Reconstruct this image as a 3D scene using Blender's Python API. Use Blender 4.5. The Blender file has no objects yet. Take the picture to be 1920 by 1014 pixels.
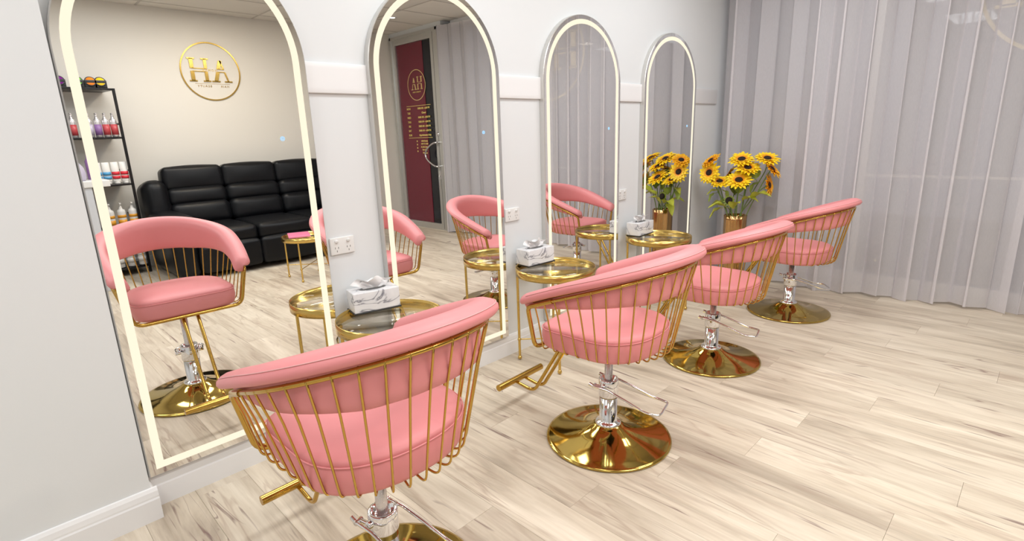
import bpy, bmesh, math, random
from math import pi, sin, cos, radians as R
from mathutils import Vector, Matrix
rnd = random.Random(7)
S = bpy.context.scene
COL = S.collection

# ------------------------------------------------------------------ camera
cd = bpy.data.cameras.new('camera'); cam = bpy.data.objects.new('camera', cd); COL.objects.link(cam)
cd.sensor_fit = 'HORIZONTAL'; cd.sensor_width = 36.0; cd.lens = 1004.8139 / 1920 * 36.0
cd.clip_start = 0.02; cd.clip_end = 60
rx = Vector((0.7075050799500451, 0.7058756812959287, -0.034294086952251786))
uy = Vector((-0.15118202530615676, 0.1985773115871219, 0.96835481438735))
bz = Vector((0.6903481419321766, -0.6799313008516664, 0.2472101718233935))
M = Matrix((rx, uy, bz)).transposed().to_4x4(); M.translation = Vector((2.2167, -0.1266, 1.3331))
cam.matrix_world = M; S.camera = cam

# ------------------------------------------------------------------ world, lights, exposure
w = bpy.data.worlds.new('night'); S.world = w; w.use_nodes = True
bg = w.node_tree.nodes['Background']; bg.inputs[0].default_value = (0.20, 0.21, 0.25, 1); bg.inputs[1].default_value = 0.55
S.view_settings.view_transform = 'Standard'; S.view_settings.look = 'None'
S.view_settings.exposure = 0.0; S.view_settings.gamma = 1.0; S.view_settings.use_curve_mapping = False
CEIL = 2.80
def area(name, loc, sx, sy, power, col=(1, .97, .93)):
    l = bpy.data.lights.new(name, 'AREA'); l.shape = 'RECTANGLE'; l.size = sx; l.size_y = sy
    l.energy = power; l.color = col
    o = bpy.data.objects.new(name, l); o.location = loc; COL.objects.link(o); return o
PANELS = [(1.0, -0.9), (2.6, -0.9), (1.0, 1.5), (2.6, 1.5), (1.0, 3.3), (2.4, 2.9), (3.8, 1.0)]
for i, (px, py) in enumerate(PANELS):
    area('fill_panel_light', (px, py, CEIL - 0.035), 0.52, 1.12, 19.5, (.965, .99, 1.0))  # panels added for soft, bright room light, kept out of the mirrors' view
area('wall_fill_light', (3.8, 2.1, CEIL - 0.02), 0.2, 0.2, 22, (1, .88, .70))  # unseen warm lamp added to brighten the cream wall in the nearest mirror

# ------------------------------------------------------------------ materials
MATS = {}
def nt(name):
    m = bpy.data.materials.new(name); m.use_nodes = True
    t = m.node_tree; b = t.nodes['Principled BSDF']; MATS[name] = m
    return m, t, b
def simple(name, col, rough=.5, metal=0., bump=0., bscale=200., **kw):
    m, t, b = nt(name)
    b.inputs['Base Color'].default_value = (*col, 1); b.inputs['Roughness'].default_value = rough
    b.inputs['Metallic'].default_value = metal
    for k, v in kw.items(): b.inputs[k.replace('_', ' ')].default_value = v
    n = t.nodes.new('ShaderNodeTexNoise'); n.inputs['Scale'].default_value = bscale; n.inputs['Detail'].default_value = 3
    tc = t.nodes.new('ShaderNodeTexCoord'); t.links.new(tc.outputs['Object'], n.inputs['Vector'])
    if bump:
        bp = t.nodes.new('ShaderNodeBump'); bp.inputs['Strength'].default_value = bump; bp.inputs['Distance'].default_value = .002
        t.links.new(n.outputs['Fac'], bp.inputs['Height']); t.links.new(bp.outputs['Normal'], b.inputs['Normal'])
    else:   # faint procedural wear in the gloss
        mr = t.nodes.new('ShaderNodeMapRange'); mr.inputs['To Min'].default_value = max(0, rough * .85); mr.inputs['To Max'].default_value = min(1, rough * 1.15 + .005)
        t.links.new(n.outputs['Fac'], mr.inputs['Value']); t.links.new(mr.outputs['Result'], b.inputs['Roughness'])
    return m
simple('wall_paint', (.75, .77, .785), .6, 0, .05, 350)
simple('cream_paint', (.74, .71, .655), .6, 0, .05, 350)
simple('trim_paint', (.84, .84, .85), .35)
simple('ceiling_board', (.80, .77, .72), .9, 0, .3, 500)
simple('ceiling_grid', (.55, .52, .48), .5)
simple('gold', (.56, .355, .085), .15, 1)
simple('gold_base', (.52, .37, .095), .07, 1)
simple('brushed_gold', (.66, .46, .14), .22, 1)
simple('copper_gold', (.56, .34, .15), .2, 1)
simple('chrome', (.82, .82, .84), .06, 1)
simple('black_metal', (.012, .011, .012), .35, .3)
simple('black_plastic', (.012, .012, .013), .3)
simple('pink_leather', (.79, .285, .295), .45, 0, .12, 900, Specular_IOR_Level=.45)
simple('pink_thread', (.80, .42, .42), .6)
simple('black_leather', (.004, .0045, .006), .38, 0, .25, 260, Specular_IOR_Level=.24)
simple('alu', (.62, .62, .60), .35, .7)
simple('mirror_frame', (.66, .65, .63), .3, .6)
simple('mirror', (.93, .93, .92), .0, 1)
MATS['mirror'].node_tree.links.clear()
_t = MATS['mirror'].node_tree; _t.links.new(_t.nodes['Principled BSDF'].outputs[0], _t.nodes['Material Output'].inputs[0])
_t.nodes['Principled BSDF'].inputs['Roughness'].default_value = 0.0
simple('plastic_white', (.80, .80, .79), .3)
simple('slot', (.10, .10, .10), .5)
simple('paper', (.90, .90, .91), .7)
simple('leaf', (.28, .36, .05), .45, 0, .3, 60)
simple('leaf_light', (.52, .55, .06), .45, 0, .3, 60)
simple('stem', (.16, .25, .05), .5)
simple('bud_green', (.35, .45, .10), .5)
simple('seed_disc', (.018, .010, .007), .9, 0, 1, 500)
simple('bottle_white', (.82, .80, .77), .3)
simple('orange_label', (.80, .36, .03), .4)
simple('blue_label', (.10, .38, .68), .4)
simple('red_label', (.72, .03, .05), .4)
simple('purple_label', (.26, .13, .34), .4)
simple('rose_label', (.48, .06, .07), .35)
simple('silver', (.72, .69, .70), .28, .8)
simple('lilac_plastic', (.50, .46, .58), .3)
simple('jar_purple', (.20, .01, .25), .3)
simple('jar_green', (.18, .62, .03), .4)
simple('jar_orange', (.95, .25, .02), .4)
simple('jar_yellow', (.92, .60, .02), .4)
simple('magenta_print', (.85, .22, .38), .3)
simple('counter_white', (.62, .64, .68), .3)
simple('pavement', (.05, .05, .055), .8)
simple('wine_film', (.17, .018, .035), .25)
simple('door_dark', (.012, .013, .018), .1)
simple('letter_gold', (.80, .60, .26), .35, .3)
simple('letter_yellow', (.85, .66, .20), .5)
simple('decal_gold', (.95, .80, .42), .5)

def emis(name, col, st):
    m, t, b = nt(name); b.inputs['Base Color'].default_value = (.02, .02, .02, 1); b.inputs['Specular IOR Level'].default_value = .1
    b.inputs['Emission Color'].default_value = (*col, 1); b.inputs['Emission Strength'].default_value = st; return m
emis('led_strip', (1, .91, .70), 1.05)
emis('touch_blue', (.35, .65, 1), 1.3)
emis('lamp_face', (1, .97, .92), 6)

# petals: yellow tips to orange root by object distance
m, t, b = nt('petal'); b.inputs['Roughness'].default_value = .5
b.inputs['Transmission Weight'].default_value = 0
at = t.nodes.new('ShaderNodeAttribute'); at.attribute_name = 'u'
cr = t.nodes.new('ShaderNodeValToRGB'); e = cr.color_ramp.elements
e[0].position = 0.15; e[0].color = (.86, .26, .005, 1); e[1].position = .8; e[1].color = (1.0, .74, .01, 1)
t.links.new(at.outputs['Fac'], cr.inputs[0]); t.links.new(cr.outputs[0], b.inputs['Base Color'])
m, t, b = nt('petal_orange'); b.inputs['Roughness'].default_value = .5
b.inputs['Transmission Weight'].default_value = 0
at = t.nodes.new('ShaderNodeAttribute'); at.attribute_name = 'u'
cr = t.nodes.new('ShaderNodeValToRGB'); e = cr.color_ramp.elements
e[0].position = 0.2; e[0].color = (.92, .30, .005, 1); e[1].position = 1; e[1].color = (1.0, .60, .01, 1)
t.links.new(at.outputs['Fac'], cr.inputs[0]); t.links.new(cr.outputs[0], b.inputs['Base Color'])

# marble paper for the tissue boxes
m, t, b = nt('marble'); b.inputs['Roughness'].default_value = .25
tc = t.nodes.new('ShaderNodeTexCoord'); n1 = t.nodes.new('ShaderNodeTexNoise'); n1.inputs['Scale'].default_value = 3.2; n1.inputs['Detail'].default_value = 5; n1.inputs['Distortion'].default_value = 1.6
ma = t.nodes.new('ShaderNodeMath'); ma.operation = 'SUBTRACT'; ma.inputs[1].default_value = .5
mb = t.nodes.new('ShaderNodeMath'); mb.operation = 'ABSOLUTE'
cr = t.nodes.new('ShaderNodeValToRGB'); e = cr.color_ramp.elements
e[0].position = 0; e[0].color = (.22, .22, .26, 1); e[1].position = .012; e[1].color = (.74, .74, .77, 1)
x = e.new(.09); x.color = (.86, .85, .86, 1)
t.links.new(tc.outputs['Object'], n1.inputs['Vector']); t.links.new(n1.outputs['Fac'], ma.inputs[0]); t.links.new(ma.outputs[0], mb.inputs[0])
t.links.new(mb.outputs[0], cr.inputs[0]); t.links.new(cr.outputs[0], b.inputs['Base Color'])

# glass (simple thin)
def glass(name, col, alpha_t, rough=0.0, ior=1.5):
    m, t, b = nt(name); t.nodes.remove(b)
    out = t.nodes['Material Output']
    tr = t.nodes.new('ShaderNodeBsdfTransparent'); tr.inputs[0].default_value = (*col, 1)
    gl = t.nodes.new('ShaderNodeBsdfGlossy'); gl.inputs['Roughness'].default_value = rough; gl.inputs[0].default_value = (1, 1, 1, 1)
    fr = t.nodes.new('ShaderNodeMapRange'); lw = t.nodes.new('ShaderNodeLayerWeight'); lw.inputs[0].default_value = .5; pw = t.nodes.new('ShaderNodeMath'); pw.operation = 'POWER'; pw.inputs[1].default_value = 5
    t.links.new(lw.outputs['Facing'], pw.inputs[0]); t.links.new(pw.outputs[0], fr.inputs['Value']); fr.inputs['To Min'].default_value = ((ior - 1) / (ior + 1)) ** 2; fr.inputs['To Max'].default_value = .9
    mx = t.nodes.new('ShaderNodeMixShader')
    t.links.new(fr.outputs[0], mx.inputs[0]); t.links.new(tr.outputs[0], mx.inputs[1]); t.links.new(gl.outputs[0], mx.inputs[2])
    t.links.new(mx.outputs[0], out.inputs[0])
glass('table_glass', (.94, .94, .91), 1, 0, 1.5)
glass('window_glass', (.75, .77, .80), 1, 0, 1.75)
glass('acrylic', (.93, .93, .93), 1, 0, 1.4)

# sheer curtain
m, t, b = nt('sheer'); t.nodes.remove(b); out = t.nodes['Material Output']
tr = t.nodes.new('ShaderNodeBsdfTransparent'); df = t.nodes.new('ShaderNodeBsdfDiffuse'); tl = t.nodes.new('ShaderNodeBsdfTranslucent')
tc = t.nodes.new('ShaderNodeTexCoord'); mp = t.nodes.new('ShaderNodeMapping'); mp.inputs['Scale'].default_value = (900, 900, 40)
nz = t.nodes.new('ShaderNodeTexNoise'); nz.inputs['Scale'].default_value = 1
t.links.new(tc.outputs['Object'], mp.inputs[0]); t.links.new(mp.outputs[0], nz.inputs[0])
df.inputs[0].default_value = (.87, .84, .87, 1); tl.inputs[0].default_value = (.87, .84, .87, 1)
m1 = t.nodes.new('ShaderNodeMixShader'); m1.inputs[0].default_value = .25; m2 = t.nodes.new('ShaderNodeMixShader')
mr = t.nodes.new('ShaderNodeMapRange'); mr.inputs['To Min'].default_value = .58; mr.inputs['To Max'].default_value = .76
t.links.new(nz.outputs['Fac'], mr.inputs['Value']); t.links.new(mr.outputs['Result'], m2.inputs[0])
t.links.new(df.outputs[0], m1.inputs[1]); t.links.new(tl.outputs[0], m1.inputs[2])
t.links.new(tr.outputs[0], m2.inputs[1]); t.links.new(m1.outputs[0], m2.inputs[2]); t.links.new(m2.outputs[0], out.inputs[0])

# oak plank: grain runs along x
m, t, b = nt('oak')
L = t.links.new
geo = t.nodes.new('ShaderNodeNewGeometry'); oi = t.nodes.new('ShaderNodeObjectInfo')
cmb = t.nodes.new('ShaderNodeVectorMath'); cmb.operation = 'MULTIPLY_ADD'
rv = t.nodes.new('ShaderNodeCombineXYZ'); mul = t.nodes.new('ShaderNodeMath'); mul.operation = 'MULTIPLY'; mul.inputs[1].default_value = 37
L(oi.outputs['Random'], mul.inputs[0]); L(mul.outputs[0], rv.inputs[2]); L(mul.outputs[0], rv.inputs[0])
cmb.inputs[1].default_value = (1, 1, 1); L(geo.outputs['Position'], cmb.inputs[0]); L(rv.outputs[0], cmb.inputs[2])
def mapn(scale):
    mp = t.nodes.new('ShaderNodeMapping'); mp.inputs['Scale'].default_value = scale; L(cmb.outputs[0], mp.inputs[0]); return mp
def noise(scale, detail, dist, rough=.5):
    mp = mapn(scale); n = t.nodes.new('ShaderNodeTexNoise'); n.inputs['Scale'].default_value = 1
    n.inputs['Detail'].default_value = detail; n.inputs['Distortion'].default_value = dist; n.inputs['Roughness'].default_value = rough
    L(mp.outputs[0], n.inputs[0]); return n
na = noise((.9, 7, 1), 5, .8, .6); nb = noise((4, 75, 1), 4, .2); nc = noise((.55, 6.0, 1), 3, .9); nd = noise((1.6, 4.5, 1), 3, .5); ne = noise((1.5, 5.0, 1), 2, .6); nf = noise((1.1, 11, 1), 3, 1.2)
c1 = t.nodes.new('ShaderNodeValToRGB'); e = c1.color_ramp.elements
e[0].position = .30; e[0].color = (.44, .365, .285, 1); e[1].position = .70; e[1].color = (.84, .75, .62, 1)
x = e.new(.46); x.color = (.66, .57, .455, 1)
L(na.outputs['Fac'], c1.inputs[0])
mf = t.nodes.new('ShaderNodeMix'); mf.data_type = 'RGBA'; mf.blend_type = 'MULTIPLY'; mf.inputs[0].default_value = .30
c2 = t.nodes.new('ShaderNodeValToRGB'); c2.color_ramp.elements[0].position = .3; c2.color_ramp.elements[0].color = (.70, .64, .56, 1); c2.color_ramp.elements[1].position = .6
L(nb.outputs['Fac'], c2.inputs[0]); L(c1.outputs[0], mf.inputs[6]); L(c2.outputs[0], mf.inputs[7])
def streak(n, width, gate, g0, g1, amt, colr, prev):
    ms = t.nodes.new('ShaderNodeMath'); ms.operation = 'SUBTRACT'; ms.inputs[1].default_value = .5; mab = t.nodes.new('ShaderNodeMath'); mab.operation = 'ABSOLUTE'
    L(n.outputs['Fac'], ms.inputs[0]); L(ms.outputs[0], mab.inputs[0])
    rA = t.nodes.new('ShaderNodeMapRange'); rA.inputs['From Min'].default_value = 0; rA.inputs['From Max'].default_value = width; rA.inputs['To Min'].default_value = 1; rA.inputs['To Max'].default_value = 0
    L(mab.outputs[0], rA.inputs['Value'])
    rB = t.nodes.new('ShaderNodeMapRange'); rB.inputs['From Min'].default_value = g0; rB.inputs['From Max'].default_value = g1; L(gate.outputs['Fac'], rB.inputs['Value'])
    mm = t.nodes.new('ShaderNodeMath'); mm.operation = 'MULTIPLY'; L(rA.outputs[0], mm.inputs[0]); L(rB.outputs[0], mm.inputs[1])
    mm2 = t.nodes.new('ShaderNodeMath'); mm2.operation = 'MULTIPLY'; mm2.inputs[1].default_value = amt; L(mm.outputs[0], mm2.inputs[0])
    mg = t.nodes.new('ShaderNodeMix'); mg.data_type = 'RGBA'; L(mm2.outputs[0], mg.inputs[0]); L(prev, mg.inputs[6]); mg.inputs[7].default_value = colr
    return mg.outputs[2]
o1 = streak(nf, .05, nd, .44, .60, .62, (.44, .33, .25, 1), mf.outputs[2])
o2 = streak(nc, .007, ne, .56, .63, .8, (.22, .13, .11, 1), o1)
def lens(n, lo, hi, amt, colr, prev):
    r1 = t.nodes.new('ShaderNodeMapRange'); r1.inputs['From Min'].default_value = lo; r1.inputs['From Max'].default_value = hi; r1.inputs['To Max'].default_value = amt
    L(n.outputs['Fac'], r1.inputs['Value']); mg = t.nodes.new('ShaderNodeMix'); mg.data_type = 'RGBA'; L(r1.outputs[0], mg.inputs[0]); L(prev, mg.inputs[6]); mg.inputs[7].default_value = colr
    return mg.outputs[2]
o2 = lens(noise((2.4, 36, 1), 2, .8, .45), .67, .74, .8, (.20, .12, .105, 1), o2)
o2 = lens(noise((2.6, 16, 1), 3, .8, .5), .60, .74, .45, (.42, .31, .24, 1), o2)
mh = t.nodes.new('ShaderNodeHueSaturation'); rC = t.nodes.new('ShaderNodeMapRange'); rC.inputs['To Min'].default_value = .94; rC.inputs['To Max'].default_value = 1.04
L(oi.outputs['Random'], rC.inputs['Value']); L(rC.outputs[0], mh.inputs['Value']); L(o2, mh.inputs['Color']); L(mh.outputs[0], b.inputs['Base Color'])
b.inputs['Roughness'].default_value = .42; b.inputs['Specular IOR Level'].default_value = .4
bp = t.nodes.new('ShaderNodeBump'); bp.inputs['Strength'].default_value = .08; bp.inputs['Distance'].default_value = .002; L(nb.outputs['Fac'], bp.inputs['Height']); L(bp.outputs[0], b.inputs['Normal'])
simple('underlay', (.25, .20, .15), .8)

# ------------------------------------------------------------------ mesh helpers
class MB:
    def __init__(s): s.v = []; s.f = []; s.sm = []
    def add(s, vs, fs, smooth=True):
        o = len(s.v); s.v += [tuple(v) for v in vs]; s.f += [tuple(i + o for i in f) for f in fs]; s.sm += [smooth] * len(fs); return s
    def box(s, x0, x1, y0, y1, z0, z1):
        v = [(x, y, z) for z in (z0, z1) for y in (y0, y1) for x in (x0, x1)]
        return s.add(v, [(0, 2, 3, 1), (4, 5, 7, 6), (0, 1, 5, 4), (2, 6, 7, 3), (0, 4, 6, 2), (1, 3, 7, 5)], False)
    def cbox(s, x0, x1, y0, y1, z0, z1, c):      # box with chamfered edges
        return s.rbox((x0 + x1) / 2, (y0 + y1) / 2, (z0 + z1) / 2, x1 - x0, y1 - y0, z1 - z0, c, 1, 0)
    def rbox(s, cx, cy, cz, sx, sy, sz, r, seg=3, bulge=0., n=6, M=None):
        h = (sx / 2, sy / 2, sz / 2); r = min(r, *[q * .999 for q in h])
        def ticks(H):
            a = [-H + r * (1 - cos(pi / 2 * i / seg)) if False else -H + r * i / seg for i in range(seg)]
            mid = [-(H - r) + 2 * (H - r) * i / n for i in range(n + 1)]
            return a + mid + [-q for q in reversed(a)]
        T = [ticks(q) for q in h]; idx = {}; vs = []; fs = []
        def vert(p):
            k = tuple(round(c, 6) for c in p)
            if k in idx: return idx[k]
            q = [max(-(h[i] - r), min(h[i] - r, p[i])) for i in range(3)]
            d = Vector([p[i] - q[i] for i in range(3)])
            if d.length > 1e-9:
                # remap cube-shell to sphere
                d = Vector([math.tan(pi / 4 * max(-1, min(1, d[i] / r))) for i in range(3)]); d.normalize()
            P = Vector(q) + d * r
            if bulge:
                u = [P[i] / h[i] for i in range(3)]
                P = P + Vector([math.copysign(bulge, d[i]) * abs(d[i]) * (1 - u[(i + 1) % 3] ** 2) * (1 - u[(i + 2) % 3] ** 2) if d.length else 0 for i in range(3)])
            if M is not None: P = M @ P
            idx[k] = len(vs); vs.append((P.x + cx, P.y + cy, P.z + cz)); return idx[k]
        for ax in range(3):
            a, bb = (ax + 1) % 3, (ax + 2) % 3
            for sgn in (-1, 1):
                for i in range(len(T[a]) - 1):
                    for j in range(len(T[bb]) - 1):
                        q = []
                        for (ii, jj) in ((i, j), (i + 1, j), (i + 1, j + 1), (i, j + 1)):
                            p = [0, 0, 0]; p[ax] = sgn * h[ax]; p[a] = T[a][ii]; p[bb] = T[bb][jj]; q.append(vert(p))
                        if sgn < 0: q.reverse()
                        if len(set(q)) == 4: fs.append(q)
        return s.add(vs, fs, True)
    def tube(s, pts, r, n=8, closed=False, caps=True):
        P = [Vector(p) for p in pts]; N = len(P); rr = r if isinstance(r, (list, tuple)) else [r] * N
        vs = []; nrm = None
        for i in range(N):
            if closed: tan = P[(i + 1) % N] - P[i - 1]
            else: tan = P[min(i + 1, N - 1)] - P[max(i - 1, 0)]
            tan.normalize()
            if nrm is None:
                nrm = tan.orthogonal().normalized()
            nrm = (nrm - tan * nrm.dot(tan)).normalized(); bn = tan.cross(nrm)
            for k in range(n):
                a = 2 * pi * k / n; vs.append(P[i] + (nrm * cos(a) + bn * sin(a)) * rr[i])
        fs = []
        for i in range(N if closed else N - 1):
            j = (i + 1) % N
            for k in range(n):
                l = (k + 1) % n; fs.append((i * n + k, i * n + l, j * n + l, j * n + k))
        s.add(vs, fs, True)
        if caps and not closed:
            s.add(vs[:n], [tuple(reversed(range(n)))], False); s.add(vs[-n:], [tuple(range(n))], False)
        return s
    def lathe(s, prof, n=32, cx=0, cy=0, cz=0, capb=False, capt=False, smooth=True, M=None):
        vs = []
        for (r, z) in prof:
            for k in range(n):
                a = 2 * pi * k / n; vs.append(Vector((r * cos(a), r * sin(a), z)))
        if M is not None: vs = [M @ v for v in vs]
        vs = [v + Vector((cx, cy, cz)) for v in vs]
        fs = [(i * n + k, i * n + (k + 1) % n, (i + 1) * n + (k + 1) % n, (i + 1) * n + k) for i in range(len(prof) - 1) for k in range(n)]
        s.add(vs, fs, smooth)
        if capb: s.add(vs[:n], [tuple(reversed(range(n)))], False)
        if capt: s.add(vs[-n:], [tuple(range(n))], False)
        return s
    def ball(s, c, r, n=12):
        return s.lathe([(max(1e-5, r * sin(pi * i / 8)), -r * cos(pi * i / 8)) for i in range(9)], n, *c)
    def build(s, name, mat, parent=None, autosm=True, parts=None):
        me = bpy.data.meshes.new(name); me.from_pydata(s.v, [], s.f); me.update()
        me.polygons.foreach_set('use_smooth', s.sm)
        if mat: me.materials.append(MATS[mat] if isinstance(mat, str) else mat)
        o = bpy.data.objects.new(name, me); COL.objects.link(o)
        if parent is not None: o.parent = parent
        return o
def thing(name, label, cat, loc=(0, 0, 0), rz=0, group=None):
    o = bpy.data.objects.new(name, None); COL.objects.link(o); o.empty_display_size = .05
    o.location = loc; o.rotation_euler = (0, 0, rz); o['label'] = label; o['category'] = cat
    if group: o['group'] = group
    return o
def tag(o, label, cat, group=None):
    o['label'] = label; o['category'] = cat
    if group: o['group'] = group
    return o
def struct(o, label=None):
    o['kind'] = 'structure'
    if label: o['label'] = label
    return o
def dup(o, parent=None):
    c = o.copy(); COL.objects.link(c)
    if parent is not None: c.parent = parent
    for ch in [k for k in o.children]: dup(ch, c)
    return c
def text_obj(name, txt, size, mat, parent, M, depth=.002, align='CENTER', font_scale=1, bold=0.0):
    cu = bpy.data.curves.new(name, 'FONT'); cu.body = txt; cu.size = size; cu.align_x = align; cu.align_y = 'CENTER'
    cu.extrude = depth; cu.resolution_u = 3; cu.offset = bold; cu.space_character = font_scale
    tmp = bpy.data.objects.new('tmp', cu); COL.objects.link(tmp)
    dg = bpy.context.evaluated_depsgraph_get(); me = bpy.data.meshes.new_from_object(tmp.evaluated_get(dg))
    bpy.data.objects.remove(tmp); me.transform(M); me.materials.clear(); me.materials.append(MATS[mat])
    o = bpy.data.objects.new(name, me); COL.objects.link(o)
    if parent is not None: o.parent = parent
    return o

# ------------------------------------------------------------------ room shell
WX = -0.0353           # wall face behind the mirrors
X1, Y0, YD, YW = 5.0, -2.7, 4.62, 4.92   # sofa wall, back wall, door plane, window plane
floor = struct(MB().box(-.25, 5.2, Y0 - .1, 5.1, -.12, -.012).build('floor', 'underlay'), 'pale washed oak plank floor with darker grain streaks')
PW, PL, GAP = .185, 1.22, .0006
cache = {}; row = 0; y = Y0
while y < 5.0:
    x = WX - ((row * .43 + rnd.random() * .1) % 1) * PL
    y1 = min(y + PW, YW + .08)
    while x < X1:
        xa, xb = max(x, WX), min(x + PL, X1)
        if xb - xa > .02:
            ln = round(xb - xa, 3); k = (ln, round(y1 - y, 3))
            if k not in cache:
                q = MB(); a, bq, c = ln / 2 - GAP / 2, (y1 - y) / 2 - GAP / 2, .0006
                v = [(-a, -bq, -.012), (a, -bq, -.012), (a, bq, -.012), (-a, bq, -.012), (-a, -bq, -c), (a, -bq, -c), (a, bq, -c), (-a, bq, -c), (-a + c, -bq + c, 0), (a - c, -bq + c, 0), (a - c, bq - c, 0), (-a + c, bq - c, 0)]
                q.add(v, [(0, 1, 5, 4), (1, 2, 6, 5), (2, 3, 7, 6), (3, 0, 4, 7), (4, 5, 9, 8), (5, 6, 10, 9), (6, 7, 11, 10), (7, 4, 8, 11), (8, 9, 10, 11)], False)
                o = q.build('plank', 'oak', floor); cache[k] = o.data
            else:
                o = bpy.data.objects.new('plank', cache[k]); COL.objects.link(o); o.parent = floor
            o.location = ((xa + xb) / 2, (y + y1) / 2, 0)
        x += PL
    y += PW; row += 1

wl = struct(MB().box(-.2, WX, .115, 5.1, 0, CEIL).build('wall_left', 'wall_paint'), 'white painted wall behind the arched mirrors')
struct(MB().box(-.2, .05, Y0, .115, 0, CEIL).build('wall_left_pier', 'wall_paint'), 'pale grey wall pier at the left edge, standing proud')
struct(MB().box(X1, X1 + .15, Y0, 5.1, 0, CEIL).build('wall_right', 'cream_paint'), 'cream painted wall behind the black sofa')
struct(MB().box(-.2, X1 + .15, Y0 - .15, Y0, 0, CEIL).build('wall_back', 'wall_paint'), 'plain white wall behind the viewer')
# shop front wall: header above window and door, small pier between door and sofa wall
wf = MB(); wf.box(-.2, 3.78, YW, YW + .16, 2.74, CEIL); wf.box(3.78, X1, YD, YD + .16, 2.735, CEIL); wf.box(4.965, X1, YD, YD + .16, 0, 2.735)
struct(wf.build('wall_front', 'wall_paint'), 'white header strip over the curtain and glass door')
struct(MB().box(-.2, 5.2, Y0 - .1, 5.1, CEIL + .02, CEIL + .1).build('ceiling', 'ceiling_board'), 'suspended tile ceiling in a thin grid')
ceil = bpy.data.objects['ceiling']
tile = None
gx = []; x = WX
while x < X1: gx.append(x); x += .6
gy = []; y = 5.08
while y > Y0: gy.append(y); y -= 1.2
tcache = {}
for x in gx:
    for y in gy:
        xa, xb = x + .008, min(x + .592, X1); ya, yb = max(y - 1.192, Y0), y - .008
        if xb - xa < .03 or yb - ya < .03: continue
        k = (round(xb - xa, 3), round(yb - ya, 3))
        if k not in tcache:
            a, c = k[0] / 2, k[1] / 2
            o = MB().cbox(-a, a, -c, c, -.006, .012, .004).build('ceiling_panel', 'ceiling_board', ceil); tcache[k] = o.data
        else:
            o = bpy.data.objects.new('ceiling_panel', tcache[k]); COL.objects.link(o); o.parent = ceil
        o.location = ((xa + xb) / 2, (ya + yb) / 2, CEIL + .004)
for x in gx[1:]: MB().box(x - .012, x + .012, Y0, 5.08, CEIL - .004, CEIL + .02).build('grid_bar', 'ceiling_grid', ceil)
for y in gy[1:]: MB().box(WX, X1, y - .012, y + .012, CEIL - .0035, CEIL + .0195).build('grid_bar', 'ceiling_grid', ceil)

# skirtings (stepped profile), swept as boxes with bevel
def skirt(name, axis, a, b_, face, sgn, label):
    # profile points (offset from the wall, height)
    pr = [(0, 0), (.018, 0), (.018, .082), (.015, .088), (.015, .094), (.012, .112), (.006, .124), (0, .126)]
    q = MB(); n = len(pr); vs = []
    for t_ in (a, b_):
        for (o_, z_) in pr:
            vs.append((face + sgn * o_, t_, z_) if axis == 'y' else (t_, face + sgn * o_, z_))
    fs = [(i, i + 1, n + i + 1, n + i) for i in range(n - 1)] + [tuple(range(n)), tuple(range(2 * n - 1, n - 1, -1))]
    q.add(vs, fs, False); return struct(q.build(name, 'trim_paint'), label)
skirt('baseboard_left', 'y', .115, 4.9, WX, 1, 'white moulded skirting under the mirrors')
skirt('baseboard_pier', 'y', Y0, .133, .05, 1, 'white moulded skirting along the near pier')
skirt('baseboard_pier_end', 'x', -.03, .05, .115, 1, 'short white skirting return on the pier end')
skirt('baseboard_right', 'y', Y0, YD, X1, -1, 'white skirting below the cream wall')
skirt('baseboard_back', 'x', .07, X1 - .02, Y0, 1, 'white skirting on the back wall')
# chair rail
struct(MB().cbox(WX, WX + .013, .13, 4.72, 1.526, 1.650, .003).build('trim_1', 'trim_paint'), 'flat white rail running behind the mirror arches')

# window behind the curtain
win = struct(MB().box(0.0, 3.72, YW + .03, YW + .038, .12, 2.70).build('window_1', 'window_glass'), 'large dark shop window behind the sheer curtains')
fr = MB(); fr.box(WX, 3.76, YW, YW + .07, 0, .12); fr.box(WX, 3.76, YW, YW + .07, 2.70, 2.74); fr.box(WX, 0, YW, YW + .07, .12, 2.7); fr.box(3.70, 3.76, YW, YW + .07, .12, 2.7)
fr.build('window_frame', 'alu', win)
for xm in (1.12, 2.95): MB().box(xm - .025, xm + .025, YW, YW + .07, .12, 2.70).build('mullion', 'alu', win)
MB().box(1.145, 2.925, YW + .01, YW + .05, .905, .925).build('glazing_bar', 'alu', win)
struct(MB().box(3.70, 3.78, YD - .02, YW + .07, 0, 2.74).build('window_2', 'door_dark'), 'narrow dark return beside the glass door')
struct(MB().box(-2, 8, 5.1, 10, -.16, -.1).build('ground', 'pavement'), 'dark pavement outside the shop window')

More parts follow.
